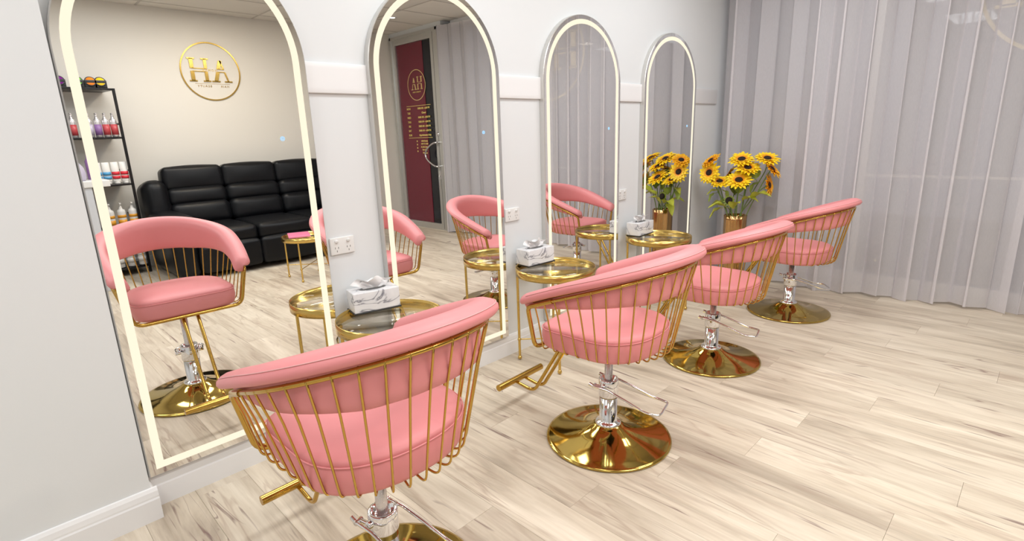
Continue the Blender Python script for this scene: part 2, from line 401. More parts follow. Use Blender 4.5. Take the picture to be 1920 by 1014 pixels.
# logo letters: wall logo facing -x, door logo facing +y
def frame_matrix(origin, right, up):
    r_, u_ = Vector(right), Vector(up); n_ = r_.cross(u_); Mx = Matrix((r_, u_, n_)).transposed().to_4x4(); Mx.translation = Vector(origin); return Mx
def serif_letters(q, s, d, thin=.06, gap=True):
    """A and H drawn with heavy and light strokes and slab serifs, height s, centred; (x right, y up, z depth)"""
    def poly(pts):
        n = len(pts); vs = [(x, y, 0) for x, y in pts] + [(x, y, d) for x, y in pts]
        q.add(vs, [tuple(range(n - 1, -1, -1)), tuple(range(n, 2 * n))] + [(i, (i + 1) % n, n + (i + 1) % n, n + i) for i in range(n)], False)
    h = s / 2
    def bar(x0, y0, x1, y1, w_):
        # stroke with the waist gap between -.1h and .1h
        segs = [(y0, -.13 * h), (.13 * h, y1)] if gap else [(y0, y1)]
        for a, bb in segs:
            fa, fb = (a - y0) / (y1 - y0), (bb - y0) / (y1 - y0)
            xa, xb = x0 + (x1 - x0) * fa, x0 + (x1 - x0) * fb
            poly([(xa - w_ / 2, a), (xa + w_ / 2, a), (xb + w_ / 2, bb), (xb - w_ / 2, bb)])
    def serif(x, y, w_): poly([(x - w_ / 2, y - .03 * s), (x + w_ / 2, y - .03 * s), (x + w_ / 2, y + .03 * s), (x - w_ / 2, y + .03 * s)])
    # A: thin left leg, heavy right leg
    bar(-.92 * h, -h, -.50 * h, .92 * h, .055 * s); bar(-.08 * h, -h, -.50 * h, .92 * h, .125 * s)
    serif(-.92 * h, -h, .26 * s); serif(-.08 * h, -h, .27 * s)
    # H: two heavy stems
    bar(.52 * h, -h, .52 * h, h, .105 * s); bar(1.42 * h, -h, 1.42 * h, h, .125 * s)
    for x_ in (.52, 1.42): serif(x_ * h, -h, .25 * s); serif(x_ * h, h, .25 * s)
    for y_ in (-.13 * h, .13 * h):
        poly([(.52 * h, y_ - .016 * s), (1.42 * h, y_ - .016 * s), (1.42 * h, y_ + .016 * s), (.52 * h, y_ + .016 * s)])
        poly([(-.72 * h, y_ - .016 * s), (-.26 * h, y_ - .016 * s), (-.26 * h, y_ + .016 * s), (-.72 * h, y_ + .016 * s)])
def ring_mb(q, r, wd, d, sx=1, sy=1, n=72):
    vs = []
    for rr, zz in ((r - wd, 0), (r, 0), (r, d), (r - wd, d)):
        for k in range(n): a = 2 * pi * k / n; vs.append((rr * cos(a) * sx, rr * sin(a) * sy, zz))
    fs = [(i * n + k, i * n + (k + 1) % n, ((i + 1) % 4) * n + (k + 1) % n, ((i + 1) % 4) * n + k) for i in range(4) for k in range(n)]
    q.add(vs, fs, False)
def xf(q, Mx):
    q.v = [tuple(Mx @ Vector(v)) for v in q.v]; return q
LG = thing('wall_logo', 'round mirror-gold lettering sign on the cream wall above the sofa', 'sign', (X1, 2.125, 2.16))
Mw = frame_matrix((-.001, 0, 0), (0, -1, 0), (0, 0, 1))
q = MB(); ring_mb(q, .325, .014, .010); xf(q, Mw).build('ring', 'gold', LG)
q = MB(); serif_letters(q, .245, .010); q.v = [(x * 1.32 - .03, y + .015, z) for x, y, z in q.v]; xf(q, Mw).build('monogram', 'gold', LG)
text_obj('small_lettering', 'H O M M E', .034, 'gold', LG, Mw @ Matrix.Translation((0.01, .013, 0)), .002)
text_obj('small_lettering', 'HAIR', .034, 'gold', LG, Mw @ Matrix.Translation((-.13, -.165, 0)), .002, font_scale=1.35)
text_obj('small_lettering', 'BEAUTY', .034, 'gold', LG, Mw @ Matrix.Translation((.09, -.165, 0)), .002, font_scale=1.35)
MB().box(-.0022, -.0004, -.19, .19, -.138, -.135).build('rule_line', 'gold', LG)

# door
DX0, DX1 = 3.84, 4.965
door = struct(MB().box(4.02, 4.86, YD + .02, YD + .03, .09, 2.62).build('door_1', 'door_dark'), 'aluminium framed glass entrance door with wine red film and gold opening hours')
q = MB(); q.box(DX0, 4.02, YD - .01, YD + .05, 0, 2.735); q.box(4.86, DX1, YD - .01, YD + .05, 0, 2.735); q.box(4.02, 4.86, YD - .01, YD + .05, 2.62, 2.735); q.box(4.02, 4.86, YD - .01, YD + .05, 0, .09)
q.box(4.93, DX1, YD - .03, YD - .01, 0, 2.735); q.box(DX0, DX0 + .035, YD - .03, YD - .01, 0, 2.735); q.box(DX0, DX1, YD - .03, YD - .01, 2.70, 2.735)
q.build('door_frame', 'alu', door)
MB().box(3.955, 3.961, YD - .0115, YD - .0095, .02, 2.69).build('door_seam', 'slot', door)
MB().box(4.235, 4.855, YD + .012, YD + .0195, .092, 2.618).build('red_film', 'wine_film', door)
q = MB(); q.tube([(3.955, YD - .012, 1.25), (3.955, YD - .06, 1.25)] + [(3.955 + .16 * sin(pi * i / 12) + .10 * sin(pi * i / 12) ** 3, YD - .07, 1.085 + .165 * cos(pi * i / 12)) for i in range(13)] + [(3.955, YD - .06, .92), (3.955, YD - .012, .92)], .013, 10)
q.build('door_pull', 'chrome', door)
MB().lathe([(.001, .0), (.028, .0), (.028, .014), (.001, .014)], 20, M=Matrix.Rotation(pi / 2, 4, 'X')).build('lock', 'chrome', door).location = (3.965, YD - .01, 1.36)
q = MB(); q.box(3.955, 3.975, YD - .028, YD - .011, .74, .86); q.tube([(3.965, YD - .03, .80), (3.965, YD - .045, .76), (3.967, YD - .045, .60)], .006, 6); q.build('key_set', 'chrome', door)
# film lettering is read from the street side: left of the text = +x, seen here through the pane from inside
Md = frame_matrix((4.42, YD + .008, 0), (-1, 0, 0), (0, 0, 1))
q = MB(); ring_mb(q, .215, .010, .002, 1.0, .98); q.v = [(x, y + 2.05, z) for x, y, z in q.v]; xf(q, Md).build('logo_ring', 'letter_gold', door)
q = MB(); serif_letters(q, .165, .002); q.v = [(x * 1.15 - .015, y + 2.075, z) for x, y, z in q.v]; xf(q, Md).build('monogram', 'letter_gold', door)
text_obj('small_lettering', 'HAIR  &  BEAUTY', .026, 'letter_yellow', door, Md @ Matrix.Translation((0, 1.955, 0)), .001)
MB().box(4.12, 4.70, YD + .006, YD + .011, 1.766, 1.772).build('rule_line', 'letter_yellow', door)
MB().box(4.12, 4.70, YD + .006, YD + .011, 1.318, 1.324).build('rule_line', 'letter_yellow', door)
rows = [('MON', '10:00 AM - 6:00 PM'), ('TUE', 'Closed'), ('WED', '10:00 AM - 6:00 PM'), ('THU', '10:00 AM - 6:00 PM'), ('FRI', '10:00 AM - 6:00 PM'), ('SAT', '10:00 AM - 6:00 PM'), ('SUN', 'Appointments Only')]
for i, (a_, b_) in enumerate(rows):
    z = 1.73 - i * .062
    text_obj('opening_day', a_, .040, 'letter_yellow', door, Md @ Matrix.Translation((-.235, z, 0)), .001, bold=.0008)
    text_obj('opening_hours', b_, .036, 'letter_yellow', door, Md @ Matrix.Translation((.13, z, 0)), .001, bold=.0012)
for i, a_ in enumerate(['ahhairbeauty', '0477 711 880', 'ah_hair_beauty', 'Hair Salon', 'Bookings']):
    text_obj('contact_line', a_, .030, 'letter_yellow', door, Md @ Matrix.Translation((.10, 1.275 - i * .042, 0)), .001, bold=.001)
    if i < 4: MB().cbox(4.49, 4.51, YD + .006, YD + .010, 1.262 - i * .048, 1.284 - i * .048, .002).build('contact_icon', 'letter_yellow', door)

# window decal, read from the street side
Mg = frame_matrix((2.17, YW + .026, 2.20), (-1, 0, 0), (0, 0, 1))
q = MB(); ring_mb(q, .50, .022, .002); xf(q, Mg).build('decal_ring', 'decal_gold', win)
q = MB(); serif_letters(q, .38, .002); q.v = [(x * 1.45 - .05, y + .03, z) for x, y, z in q.v]; xf(q, Mg).build('decal_monogram', 'decal_gold', win)

# ------------------------------------------------------------------ mirrors
MW, MH, MZ = .80, 1.899, .1337
MYS = [.125, 1.2125, 2.3707, 3.4796]
def arch(inset, n=40):
    """outline of the arch in (y, z), counter-clockwise from bottom left"""
    a, r_ = inset, MW / 2 - inset; cz = MZ + MH - MW / 2
    pts = [(MW / 2 - r_, MZ + a), (MW / 2 + r_, MZ + a)]
    pts += [(MW / 2 + r_ * cos(pi * i / n), cz + r_ * sin(pi * i / n)) for i in range(n + 1)]
    return pts
def band(q, o1, o2, x1, x2):
    n = len(o1); vs = [(x1, y, z) for y, z in o1] + [(x2, y, z) for y, z in o2]
    q.add(vs, [(i, (i + 1) % n, n + (i + 1) % n, n + i) for i in range(n)], False)
def fillp(q, o, x): q.add([(x, y, z) for y, z in o], [tuple(range(len(o)))], False)
MLAB = ['nearest arched wall mirror with lit border, reflecting the black sofa', 'arched wall mirror with lit border, reflecting the red glass door',
        'arched wall mirror with lit border, reflecting a pink chair against grey curtain', 'farthest arched wall mirror with lit border, reflecting the sunflowers']
mir = None
for i, y0 in enumerate(MYS):
    if mir is None:
        mir = t0 = thing('arched_mirror', MLAB[0], 'mirror', (0, y0, 0), 0, 'arched mirrors along the white wall')
        o0, o1, o2, o3 = arch(0), arch(.004), arch(.0265), arch(.0535)
        q = MB(); band(q, o0, o0, WX + .001, -.003); band(q, o0, o1, -.003, 0.0004); fillp(q, o0[::-1], WX + .001); q.build('mirror_frame', 'mirror_frame', t0)
        q = MB(); fillp(q, arch(.003), 0.0); q.build('mirror_glass', 'mirror', t0)
        q = MB(); band(q, o2, o3, .0006, .0006); band(q, o2, o2, .0001, .0006); band(q, o3, o3, .0006, .0001); q.build('light_border', 'led_strip', t0)['label'] = 'glowing warm white border strip'
        q = MB(); ring_mb(q, .009, .002, .0006, n=20); ring_mb(q, .0045, .002, .0006, n=12)
        q.add([(-.0007, .002, 0), (.0007, .002, 0), (.0007, .006, 0), (-.0007, .006, 0), ], [(0, 1, 2, 3)], False)
        q.v = [(.0006 + z, x + .666, y + 1.345) for x, y, z in q.v]; q.build('touch_button', 'touch_blue', t0)['label'] = 'small glowing blue touch switch'
    else:
        c = dup(mir); c.location.y = y0; c['label'] = MLAB[i]

# outlets
OL = ['white double power point between the first and second mirrors', 'white double power point between the second and third mirrors', 'white double power point between the third and fourth mirrors']
for i, yc in enumerate((1.008, 2.103, 3.25)):
    if i == 0:
        ot = t0 = thing('power_point', OL[0], 'socket', (WX, yc, .868), 0, 'power points between the mirrors')
        MB().rbox(.005, 0, 0, .012, .118, .078, .004, 2, 0, 1).build('cover_plate', 'plastic_white', t0)
        for s in (-1, 1):
            MB().lathe([(.001, .004), (.0075, .004), (.0085, 0), (.0085, -.004)], 16, M=Matrix.Rotation(-pi / 2, 4, 'Y') @ Matrix.Scale(-1, 4, (0, 0, 1)), cx=.013, cy=s * .029, cz=.022).build('rocker_switch', 'plastic_white', t0)
            q = MB(); q.box(.0105, .0113, s * .029 - .009, s * .029 - .0065, -.012, -.003); q.box(.0105, .0113, s * .029 + .0065, s * .029 + .009, -.012, -.003); q.box(.0105, .0113, s * .029 - .00125, s * .029 + .00125, -.027, -.018)
            q.build('socket_slots', 'slot', t0)
    else:
        c = dup(ot); c.location.y = yc; c['label'] = OL[i]

# ------------------------------------------------------------------ salon chair
def ringpt(u, sc=1., ex=0.):
    """u in [0,1] from the -y arm front round the back to the +y arm front"""
    r_ = .305; side = .249 + ex; tot = 2 * side + pi * r_; d = u * tot
    if d < side: f_ = d / side; return Vector((-side * (1 - f_), -(r_ - .025 * (1 - f_) ** 2), 0)), Vector((0, -1, 0))
    if d < side + pi * r_:
        a = -pi / 2 + (d - side) / r_; return Vector((r_ * cos(a), r_ * sin(a), 0)), Vector((cos(a), sin(a), 0))
    f_ = (tot - d) / side; return Vector((-side * (1 - f_), (r_ - .025 * (1 - f_) ** 2), 0)), Vector((0, 1, 0))
ZF, ZB = .695, .890     # rail height at the front and the back
def zrail(x): f_ = (x + .249) / .554; return ZF + f_ * (ZB - ZF) + .032 * f_ * (1 - f_)
SB = .512               # underside of seat
def low(p, f=1.0): return Vector((p.x * .735 if p.x > 0 else p.x, p.y * (.75 + .105 * max(0, -p.x / .249)), 0))
def seat_outline(a, grow=0.):
    c_, s_ = cos(a), sin(a); n_ = 2.3 if c_ > 0 else 6.5
    ax, ay = (.198 if c_ > 0 else .256) + grow, .236 + grow
    return Vector((ax * math.copysign(abs(c_) ** (2 / n_), c_), ay * math.copysign(abs(s_) ** (2 / n_), s_), 0))
def loft(layers, n=56):
    q = MB(); vs = []
    for (g, z) in layers:
        for k in range(n):
            p = seat_outline(2 * pi * k / n, g); vs.append((p.x, p.y, z))
    q.add(vs, [(i * n + k, i * n + (k + 1) % n, (i + 1) * n + (k + 1) % n, (i + 1) * n + k) for i in range(len(layers) - 1) for k in range(n)])
    q.add(vs[:n], [tuple(reversed(range(n)))], False); q.add(vs[-n:], [tuple(range(n))], True); return q
swivel_names = {'seat_cushion', 'backrest_pad', 'top_rail', 'seat_frame', 'rod', 'footrest', 'piston'}
def make_chair():
    t0 = thing('salon_chair', '', 'chair')
    # foot disc
    prof = [(.001, .012), (.262, .004), (.2735, .003), (.2755, .007), (.2735, .012), (.262, .0135), (.235, .0155), (.19, .022), (.14, .033), (.10, .047), (.072, .062), (.055, .074), (.001, .0745)]
    MB().lathe(prof, 96).build('base_disc', 'gold_base', t0)
    MB().lathe([(.046, .070), (.056, .070), (.057, .076), (.052, .083), (.041, .086), (.0385, .09), (.0385, .205), (.001, .206)], 40).build('lower_column', 'chrome', t0)
    MB().lathe([(.0385, .2), (.0425, .202), (.0435, .207), (.0435, .282), (.0415, .286), (.034, .286), (.031, .268), (.0185, .262), (.0175, .262)], 40).build('pump_housing', 'chrome', t0)
    pv = []
    for s in (-1, 1):
        pump = MB(); pump.tube([(-.045, s * .040, .262), (-.045, s * .066, .262)], .0085, 8); pump.tube([(-.045, s * .060, .263), (-.066, s * .058, .27)], .008, 6)
        pump.tube([(-.045, s * .048, .262), (-.004, s * .046, .262)], .007, 8)
        pump.lathe([(.001, .012), (.011, .012), (.012, .0), (.012, -.004)], 12, M=Matrix.Rotation(-s * pi / 2, 4, 'X'), cx=-.005, cy=s * .044, cz=.262)
        pump.build('pump_pivot', 'chrome', t0)
    path = []
    for s in (-1, 1):
        seg = [(-.045, s * .062, .264), (.02, s * .064, .258), (.10, s * .068, .232), (.17, s * .072, .206), (.185, s * .073, .202), (.20, s * .073, .200), (.235, s * .066, .197), (.243, s * .058, .197), (.246, s * .045, .197)]
        path += seg if s < 0 else seg[::-1]
    MB().tube(path, .0052, 8).build('pump_lever', 'chrome', t0)
    MB().lathe([(.0175, .255), (.0175, .485), (.001, .485)], 20).build('piston', 'silver', t0)
    MB().cbox(-.07, .07, -.05, .05, SB - .040, SB - .008, .006).build('mount_plate', 'black_plastic', t0)
    # cushion with piped seam
    c_ = loft([(-.05, SB - .007), (-.020, SB - .006), (-.008, SB + .002), (-.003, SB + .014), (.001, SB + .045), (-.001, SB + .072), (-.006, SB + .0795), (-.004, SB + .084), (-.012, SB + .094), (-.030, SB + .101), (-.07, SB + .107), (-.12, SB + .110), (-.165, SB + .111)]).build('seat_cushion', 'pink_leather', t0)
    MB().tube([seat_outline(2 * pi * k / 72, -.0005) + Vector((0, 0, SB + .081)) for k in range(72)], .0022, 6, closed=True).build('piping', 'pink_leather', c_)
    # gold seat frame: a thick loop, from one arm end down, across the front and up again
    P0, _ = ringpt(0); b0 = low(P0)
    def corner(p, a, b_, r_, n=6):   # rounded corner a-p-b
        p, a, b_ = Vector(p), Vector(a), Vector(b_); u1 = (a - p).normalized() * r_; u2 = (b_ - p).normalized() * r_
        return [(p + u1) * (1 - f) ** 2 + p * 2 * f * (1 - f) + (p + u2) * f * f for f in [i / n for i in range(n + 1)]]
    A = Vector((P0.x, P0.y, zrail(P0.x))); Bq = Vector((b0.x, b0.y, SB - .008))
    bk = ringpt(.12)[0]; bk = Vector((bk.x, bk.y, zrail(bk.x)))
    lo = []
    lo += [Vector((ringpt(u)[0].x, ringpt(u)[0].y, zrail(ringpt(u)[0].x))) for u in (.10, .06, .035)]
    lo += corner(A, lo[-1], Bq, .026)
    lo += corner(Bq, A, Vector((Bq.x, 0, Bq.z)), .040)
    mir_ = [Vector((p.x, -p.y, p.z)) for p in reversed(lo)]
    MB().tube(lo + mir_, .0095, 12).build('seat_frame', 'gold', t0)
    # under-seat ring
    MB().tube([Vector((b0.x * .9, s * .12, SB - .011)) + Vector((d_, 0, 0)) for s, d_ in ((-1, 0), (-1, .36))], .006, 6).build('seat_support', 'gold', t0)
    MB().tube([(b0.x * .9, .12, SB - .011), (b0.x * .9 + .36, .12, SB - .011)], .006, 6).build('seat_support', 'gold', t0)
    # rails
    def railp(u, dz=0, off=0):
        p, n_ = ringpt(u); return Vector((p.x, p.y, zrail(p.x) + dz)) + n_ * off
    MB().tube([railp(i / 60) for i in range(61)], .0068, 10).build('top_rail', 'gold', t0)
    MB().tube([railp(.02 + .96 * i / 60, .017, -.010) for i in range(61)], .0060, 8).build('upper_rail', 'gold', t0)
    # wire rods
    NR = 26
    for i in range(NR):
        u = .035 + .93 * i / (NR - 1); p, n_ = ringpt(u); top = Vector((p.x, p.y, zrail(p.x)))
        l_ = low(p); nl = Vector((l_.x * .6, l_.y, 0)); nl = (nl - Vector((-.02, 0, 0))).normalized() if abs(p.x) + abs(p.y) else n_
        bot = Vector((l_.x, l_.y, SB - .004)) + n_ * .004
        inn = bot - n_ * .075 + Vector((0, 0, .004))
        a0 = top + Vector((0, 0, .004)); path = [a0 - n_ * .004, top + n_ * .005 + Vector((0, 0, .002)), top + (bot - top) * .06 + n_ * .004]
        path += [top + (bot - top) * f for f in (.3, .6, .86)] + corner(bot, top, inn, .026, 6) + [inn]
        MB().tube(path, .0032, 6).build('rod', 'gold', t0)
    # backrest pad swept along the rail
    N = 80; sec_n = None; vs = []; seam = []; rings = []
    for i in range(N + 1):
        f = i / N; u = -.030 + 1.06 * f
        p, n_ = ringpt(min(1, max(0, u)))
        tot = .498 + pi * .305
        if u < 0: p = p + Vector((-1, 0, 0)) * (-u) * tot * .75
        if u > 1: p = p + Vector((-1, 0, 0)) * (u - 1) * tot * .75
        z = zrail(p.x) + .020
        e_ = min(f, 1 - f) * 2                     # 0 at tips, 1 at the back
        k_ = min(1, e_ / .05); tip = math.sqrt(max(0, 1 - (1 - k_) ** 2)) * .92 + .08
        full = min(1, max(0, (e_ - .03) / .42)); full = full * full * (3 - 2 * full)
        um = max(0, min(u, 1 - u)); h_ = min(.115, .012 + .265 * um, .088 + .06 * um)     # drop of the inner panel below the rail
        rollw = .9 + .12 * full
        sec = [(.016, -.002), (.028, .003), (.035, .013), (.033, .024), (.020, .035), (.002, .0405), (-.020, .040), (-.040, .031), (-.051, .012), (-.053, -.016),
               (-.050, -.25 * h_ - .02), (-.047, -.6 * h_ - .02), (-.043, -.9 * h_ - .018), (-.034, -h_ - .022), (-.024, -.96 * h_ - .02), (-.0165, -.7 * h_ - .02), (-.0155, -.4 * h_ - .014), (-.0175, -.012), (-.006, .000)]
        ctr = (-.012, .012)
        ring_ = []
        for (o_, zz) in sec:
            if o_ > -.03 or zz > 0: o2 = o_ * rollw
            else: o2 = o_
            o2 = ctr[0] + (o2 - ctr[0]) * tip; z2 = ctr[1] + (zz - ctr[1]) * tip
            ring_.append(Vector((p.x, p.y, z + z2)) + n_ * o2)
        rings.append(ring_)
        seam.append(Vector((p.x, p.y, z + .0300 * tip + .012 * (1 - tip))) + n_ * (.0275 * rollw * tip))
    ns = len(rings[0]); q = MB()
    q.add([v for r_ in rings for v in r_], [(i * ns + k, (i + 1) * ns + k, (i + 1) * ns + (k + 1) % ns, i * ns + (k + 1) % ns) for i in range(N) for k in range(ns)])
    for r_, rev in ((rings[0], False), (rings[-1], True)):
        c = sum(r_, Vector()) / ns; idx = [(k, (k + 1) % ns, ns) for k in range(ns)]
        if rev: idx = [t[::-1] for t in idx]
        q.add(list(r_) + [c], idx)
    bp_ = q.build('backrest_pad', 'pink_leather', t0)
    MB().tube([s + Vector((0, 0, .0005)) for s in seam[3:-3]], .0016, 5).build('stitched_seam', 'pink_thread', bp_)
    # footrest
    fr_ = MB().tube([(-.555, -.162, .142), (-.555, .162, .142)], .0165, 14).build('footrest', 'gold', t0)
    for s in (-1, 1):
        y_ = s * .033
        pth = corner((-.20, y_, SB - .006), (-.10, y_, SB - .006), (-.40, y_, .150), .03, 5) + corner((-.435, y_, .112), (-.28, y_, .42), (-.55, y_, .127), .045, 7) + [Vector((-.55, y_, .128))]
        MB().tube([Vector((-.10, y_, SB - .006))] + pth, .0085, 10).build('footrest_leg', 'gold', fr_)
    return t0
CH = make_chair()
FIX = {'base_disc', 'lower_column', 'pump_housing', 'pump_pivot', 'pump_lever'}
def pose(t0, loc, seat_rot, pump_rot, dz):
    t0.location = (*loc, 0)
    for o in t0.children:
        b_ = o.name.split('.')[0]
        if b_ in ('pump_pivot', 'pump_lever'): o.rotation_euler.z = pump_rot
        elif b_ in FIX: pass
        elif b_ == 'piston': o.location.z = dz
        elif b_ == 'footrest': o.rotation_euler.z = seat_rot; o.location = (.036 * cos(seat_rot), .036 * sin(seat_rot), dz * .1)
        else: o.rotation_euler.z = seat_rot; o.location = (.036 * cos(seat_rot), .036 * sin(seat_rot), dz)
CL = ['nearest pink salon chair on a gold wire shell, its base cut by the frame', 'second pink wire-backed salon chair, whole gold disc base in view',
      'third pink wire-backed salon chair, between two others', 'farthest pink wire-backed salon chair, nearest the curtain']
CP = [((.973, .532), .02, R(12), 0), ((.970, 1.670), .045, R(14), -.052), ((.9285, 2.771), -.02, R(14), -.105), ((.976, 3.919), -.045, R(33), -.105)]
chairs = [CH] + [dup(CH) for _ in range(3)]
for o, l_, (loc, a_, b_, dz) in zip(chairs, CL, CP):
    o['label'] = l_; o['group'] = 'pink salon chairs in a row'; pose(o, loc, a_, b_, dz)

# ------------------------------------------------------------------ side tables
def make_table(h):
    t0 = thing('side_table', '', 'table'); r_ = .2329
    MB().lathe([(r_ - .004, h - .044), (r_, h - .044), (r_, h), (r_ - .004, h), (r_ - .004, h - .044)], 64).build('rim', 'brushed_gold', t0)
    MB().lathe([(.001, h - .018), (r_ - .0045, h - .018), (r_ - .0045, h - .011), (.001, h - .011)], 64).build('glass_top', 'table_glass', t0)
    for k in range(4):
        a = pi / 4 + k * pi / 2; x, y = (r_ - .010) * cos(a), (r_ - .010) * sin(a)
        l_ = MB().tube([(x, y, h - .04), (x, y, .02)], .0078, 10); l_.ball((x, y, .130), .0115); l_.ball((x, y, .0135), .0130)
        l_.build('leg', 'brushed_gold', t0)
    for k in range(2):
        a = pi / 4 + k * pi / 2; x, y = (r_ - .012) * cos(a), (r_ - .012) * sin(a)
        MB().tube([(x, y, .13 + k * .0005), (-x, -y, .13 + k * .0005)], .004, 8).build('stretcher', 'brushed_gold', t0)
    return t0
TL = ['round gold glass-topped side table between the first and second mirrors', 'round gold glass-topped side table between the second and third mirrors', 'round gold glass-topped side table between the third and fourth mirrors']
T0 = make_table(.5787); tabs = [T0, dup(T0), dup(T0)]
for o, l_, (x, y) in zip(tabs, TL, [(.2345, 1.0616), (.235, 2.18), (.235, 3.335)]):
    o['label'] = l_; o['group'] = 'gold side tables along the mirror wall'; o.location = (x, y, 0)
# low table by the sofa, seen in the nearest mirror
T4 = make_table(.43); T4.location = (2.96, 2.12, 0); T4['label'] = 'low round gold side table in front of the black sofa'
q = MB(); q.cbox(-.14, .14, -.10, .10, 0, .012, .002); mg_ = q.build('magazine', 'magenta_print'); mg_.location = (2.99, 2.06, .4305); mg_.rotation_euler.z = R(20)
tag(mg_, 'pink magazine lying on the low table by the sofa', 'magazine')

# ------------------------------------------------------------------ tissue boxes
def make_box(seed):
    r2 = random.Random(seed)
    t0 = thing('tissue_box', '', 'tissue box')
    Lx, Ly, H = .108, .215, .092
    q = MB(); q.rbox(0, 0, H / 2 + .006, Lx, Ly, H, .004, 2, 0, 2); q.build('box_body', 'marble', t0)
    MB().cbox(-Lx / 2 - .004, Lx / 2 + .004, -Ly / 2 - .004, Ly / 2 + .004, 0, .007, .002).build('black_tray', 'black_plastic', t0)
    q = MB(); ring_mb(q, .05, .05, .0008, .55, 1.25, 28); q.v = [(x, y, z + H + .006) for x, y, z in q.v]; q.build('opening', 'slot', t0)
    # crumpled tissue fan
    n = 16; m_ = 10; vs = []
    for j in range(m_ + 1):
        v_ = j / m_
        for i in range(n + 1):
            u_ = i / n - .5
            x = .020 * sin(u_ * 9 + v_ * 2) * v_ + r2.uniform(-.003, .003) * v_
            y_ = u_ * (.07 + .125 * v_) - .006 + .012 * sin(v_ * 3)
            z = H + .004 + .055 * v_ * (1 - .9 * abs(u_) ** 1.5) + .008 * sin(u_ * 14) * v_ + r2.uniform(-.002, .002) * v_
            vs.append((x + .018 * v_ * v_ - .004, y_, z))
    q = MB(); q.add(vs, [(j * (n + 1) + i, j * (n + 1) + i + 1, (j + 1) * (n + 1) + i + 1, (j + 1) * (n + 1) + i) for j in range(m_) for i in range(n)])
    vs2 = [(-x * .8 - .006, y_ * .8 + .01, (z - H) * .75 + H) for x, y_, z in vs]
    q.add(vs2, [(j * (n + 1) + i, j * (n + 1) + i + 1, (j + 1) * (n + 1) + i + 1, (j + 1) * (n + 1) + i) for j in range(m_) for i in range(n)])
    q.build('tissue', 'paper', t0)
    return t0
BL = ['white marble-pattern tissue box on the table nearest the viewer', 'white marble-pattern tissue box on the middle side table', 'white marble-pattern tissue box on the farthest side table']
for i, (x, y, a) in enumerate([(.052, 1.085, -12), (.050, 2.195, -3.5), (.072, 3.35, 3)]):
    b_ = make_box(i + 3); b_.location = (max(x, .066), y, .5787 - .0105); b_.rotation_euler.z = R(a); b_['label'] = BL[i]; b_['group'] = 'marble tissue boxes on the side tables'

# ------------------------------------------------------------------ curtains
def curtain(name, x0, x1, label, seed, yoff=0.0, hem=0.012):
    r3 = random.Random(seed); n = int((x1 - x0) / .0085); rows_ = 26; vs = []
    xs = []; s = 0; ph = 0
    cols = []
    for i in range(n + 1):
        t_ = i / n; x = x0 + (x1 - x0) * t_; cols.append(x)
    amp = [r3.uniform(.6, 1.25) for _ in range(80)]
    for j in range(rows_ + 1):
        v_ = j / rows_; z = 2.735 - (2.735 - hem) * v_
        for i in range(n + 1):
            x = cols[i]
            wph = x * 2 * pi / .20 + 1.1 * sin(x * 3.1 + seed) + .7 * sin(x * 7.3) ; k = int((wph / (2 * pi))) % 80
            fr_ = (wph / (2 * pi)) % 1; am = amp[k] * (1 - fr_) + amp[(k + 1) % 80] * fr_
            A_ = (.036 + .014 * v_) * am; base = 4.78 - .17 * math.exp(-((x - .9) / .62) ** 2) + (.0 if x < 2.6 else -.21 * (x - 2.6))
            y = base + yoff + A_ * sin(wph + .25 * v_ * sin(x * 5)) + .010 * sin(x * 31 + v_ * 2.0) * v_
            xx = x + A_ * .62 * sin(2 * (wph)) + .010 * v_ * sin(x * 9 + seed)
            zz = z + (.010 * sin(x * 11) * v_ if j == rows_ else 0)
            vs.append((max(-.03, min(xx, 3.82)), y, zz))
    q = MB(); q.add(vs, [(j * (n + 1) + i, j * (n + 1) + i + 1, (j + 1) * (n + 1) + i + 1, (j + 1) * (n + 1) + i) for j in range(rows_) for i in range(n)])
    return tag(q.build(name, 'sheer'), label, 'curtain', 'sheer curtains across the shop window')
curtain('sheer_curtain', .02, 2.08, 'grey-lilac sheer curtain hanging behind the sunflowers and farthest chair', 2)
curtain('sheer_curtain', 2.10, 3.81, 'grey sheer curtain panel at the far right edge, beyond the parting', 5, .045)
tk = MB().box(-.02, 3.72, 4.74, 4.80, 2.74, 2.80).build('curtain_track', 'trim_paint'); tag(tk, 'white curtain track fixed under the ceiling', 'curtain track')

# ------------------------------------------------------------------ vase and sunflowers
VX, VY = .344, 4.409
vz = thing('floor_vase', 'tall fluted copper-gold floor vase holding sunflowers', 'vase', (VX, VY, 0))
n = 72; vs = []
prof = [(.080, 0), (.084, .01), (.088, .05), (.090, .30), (.092, .56), (.094, .600), (.088, .600), (.084, .56), (.078, .10), (.001, .09)]
for (r_, z) in prof:
    for k in range(n):
        a = 2 * pi * k / n; fl = 1 - .07 * abs(sin(a * 6)) ** 0.6 if r_ > .01 else 1; vs.append((r_ * fl * cos(a), r_ * fl * sin(a), z))
q = MB(); q.add(vs, [(i * n + k, i * n + (k + 1) % n, (i + 1) * n + (k + 1) % n, (i + 1) * n + k) for i in range(len(prof) - 1) for k in range(n)])
q.add(vs[:n], [tuple(reversed(range(n)))], False)
q.build('vase_body', 'copper_gold', vz)

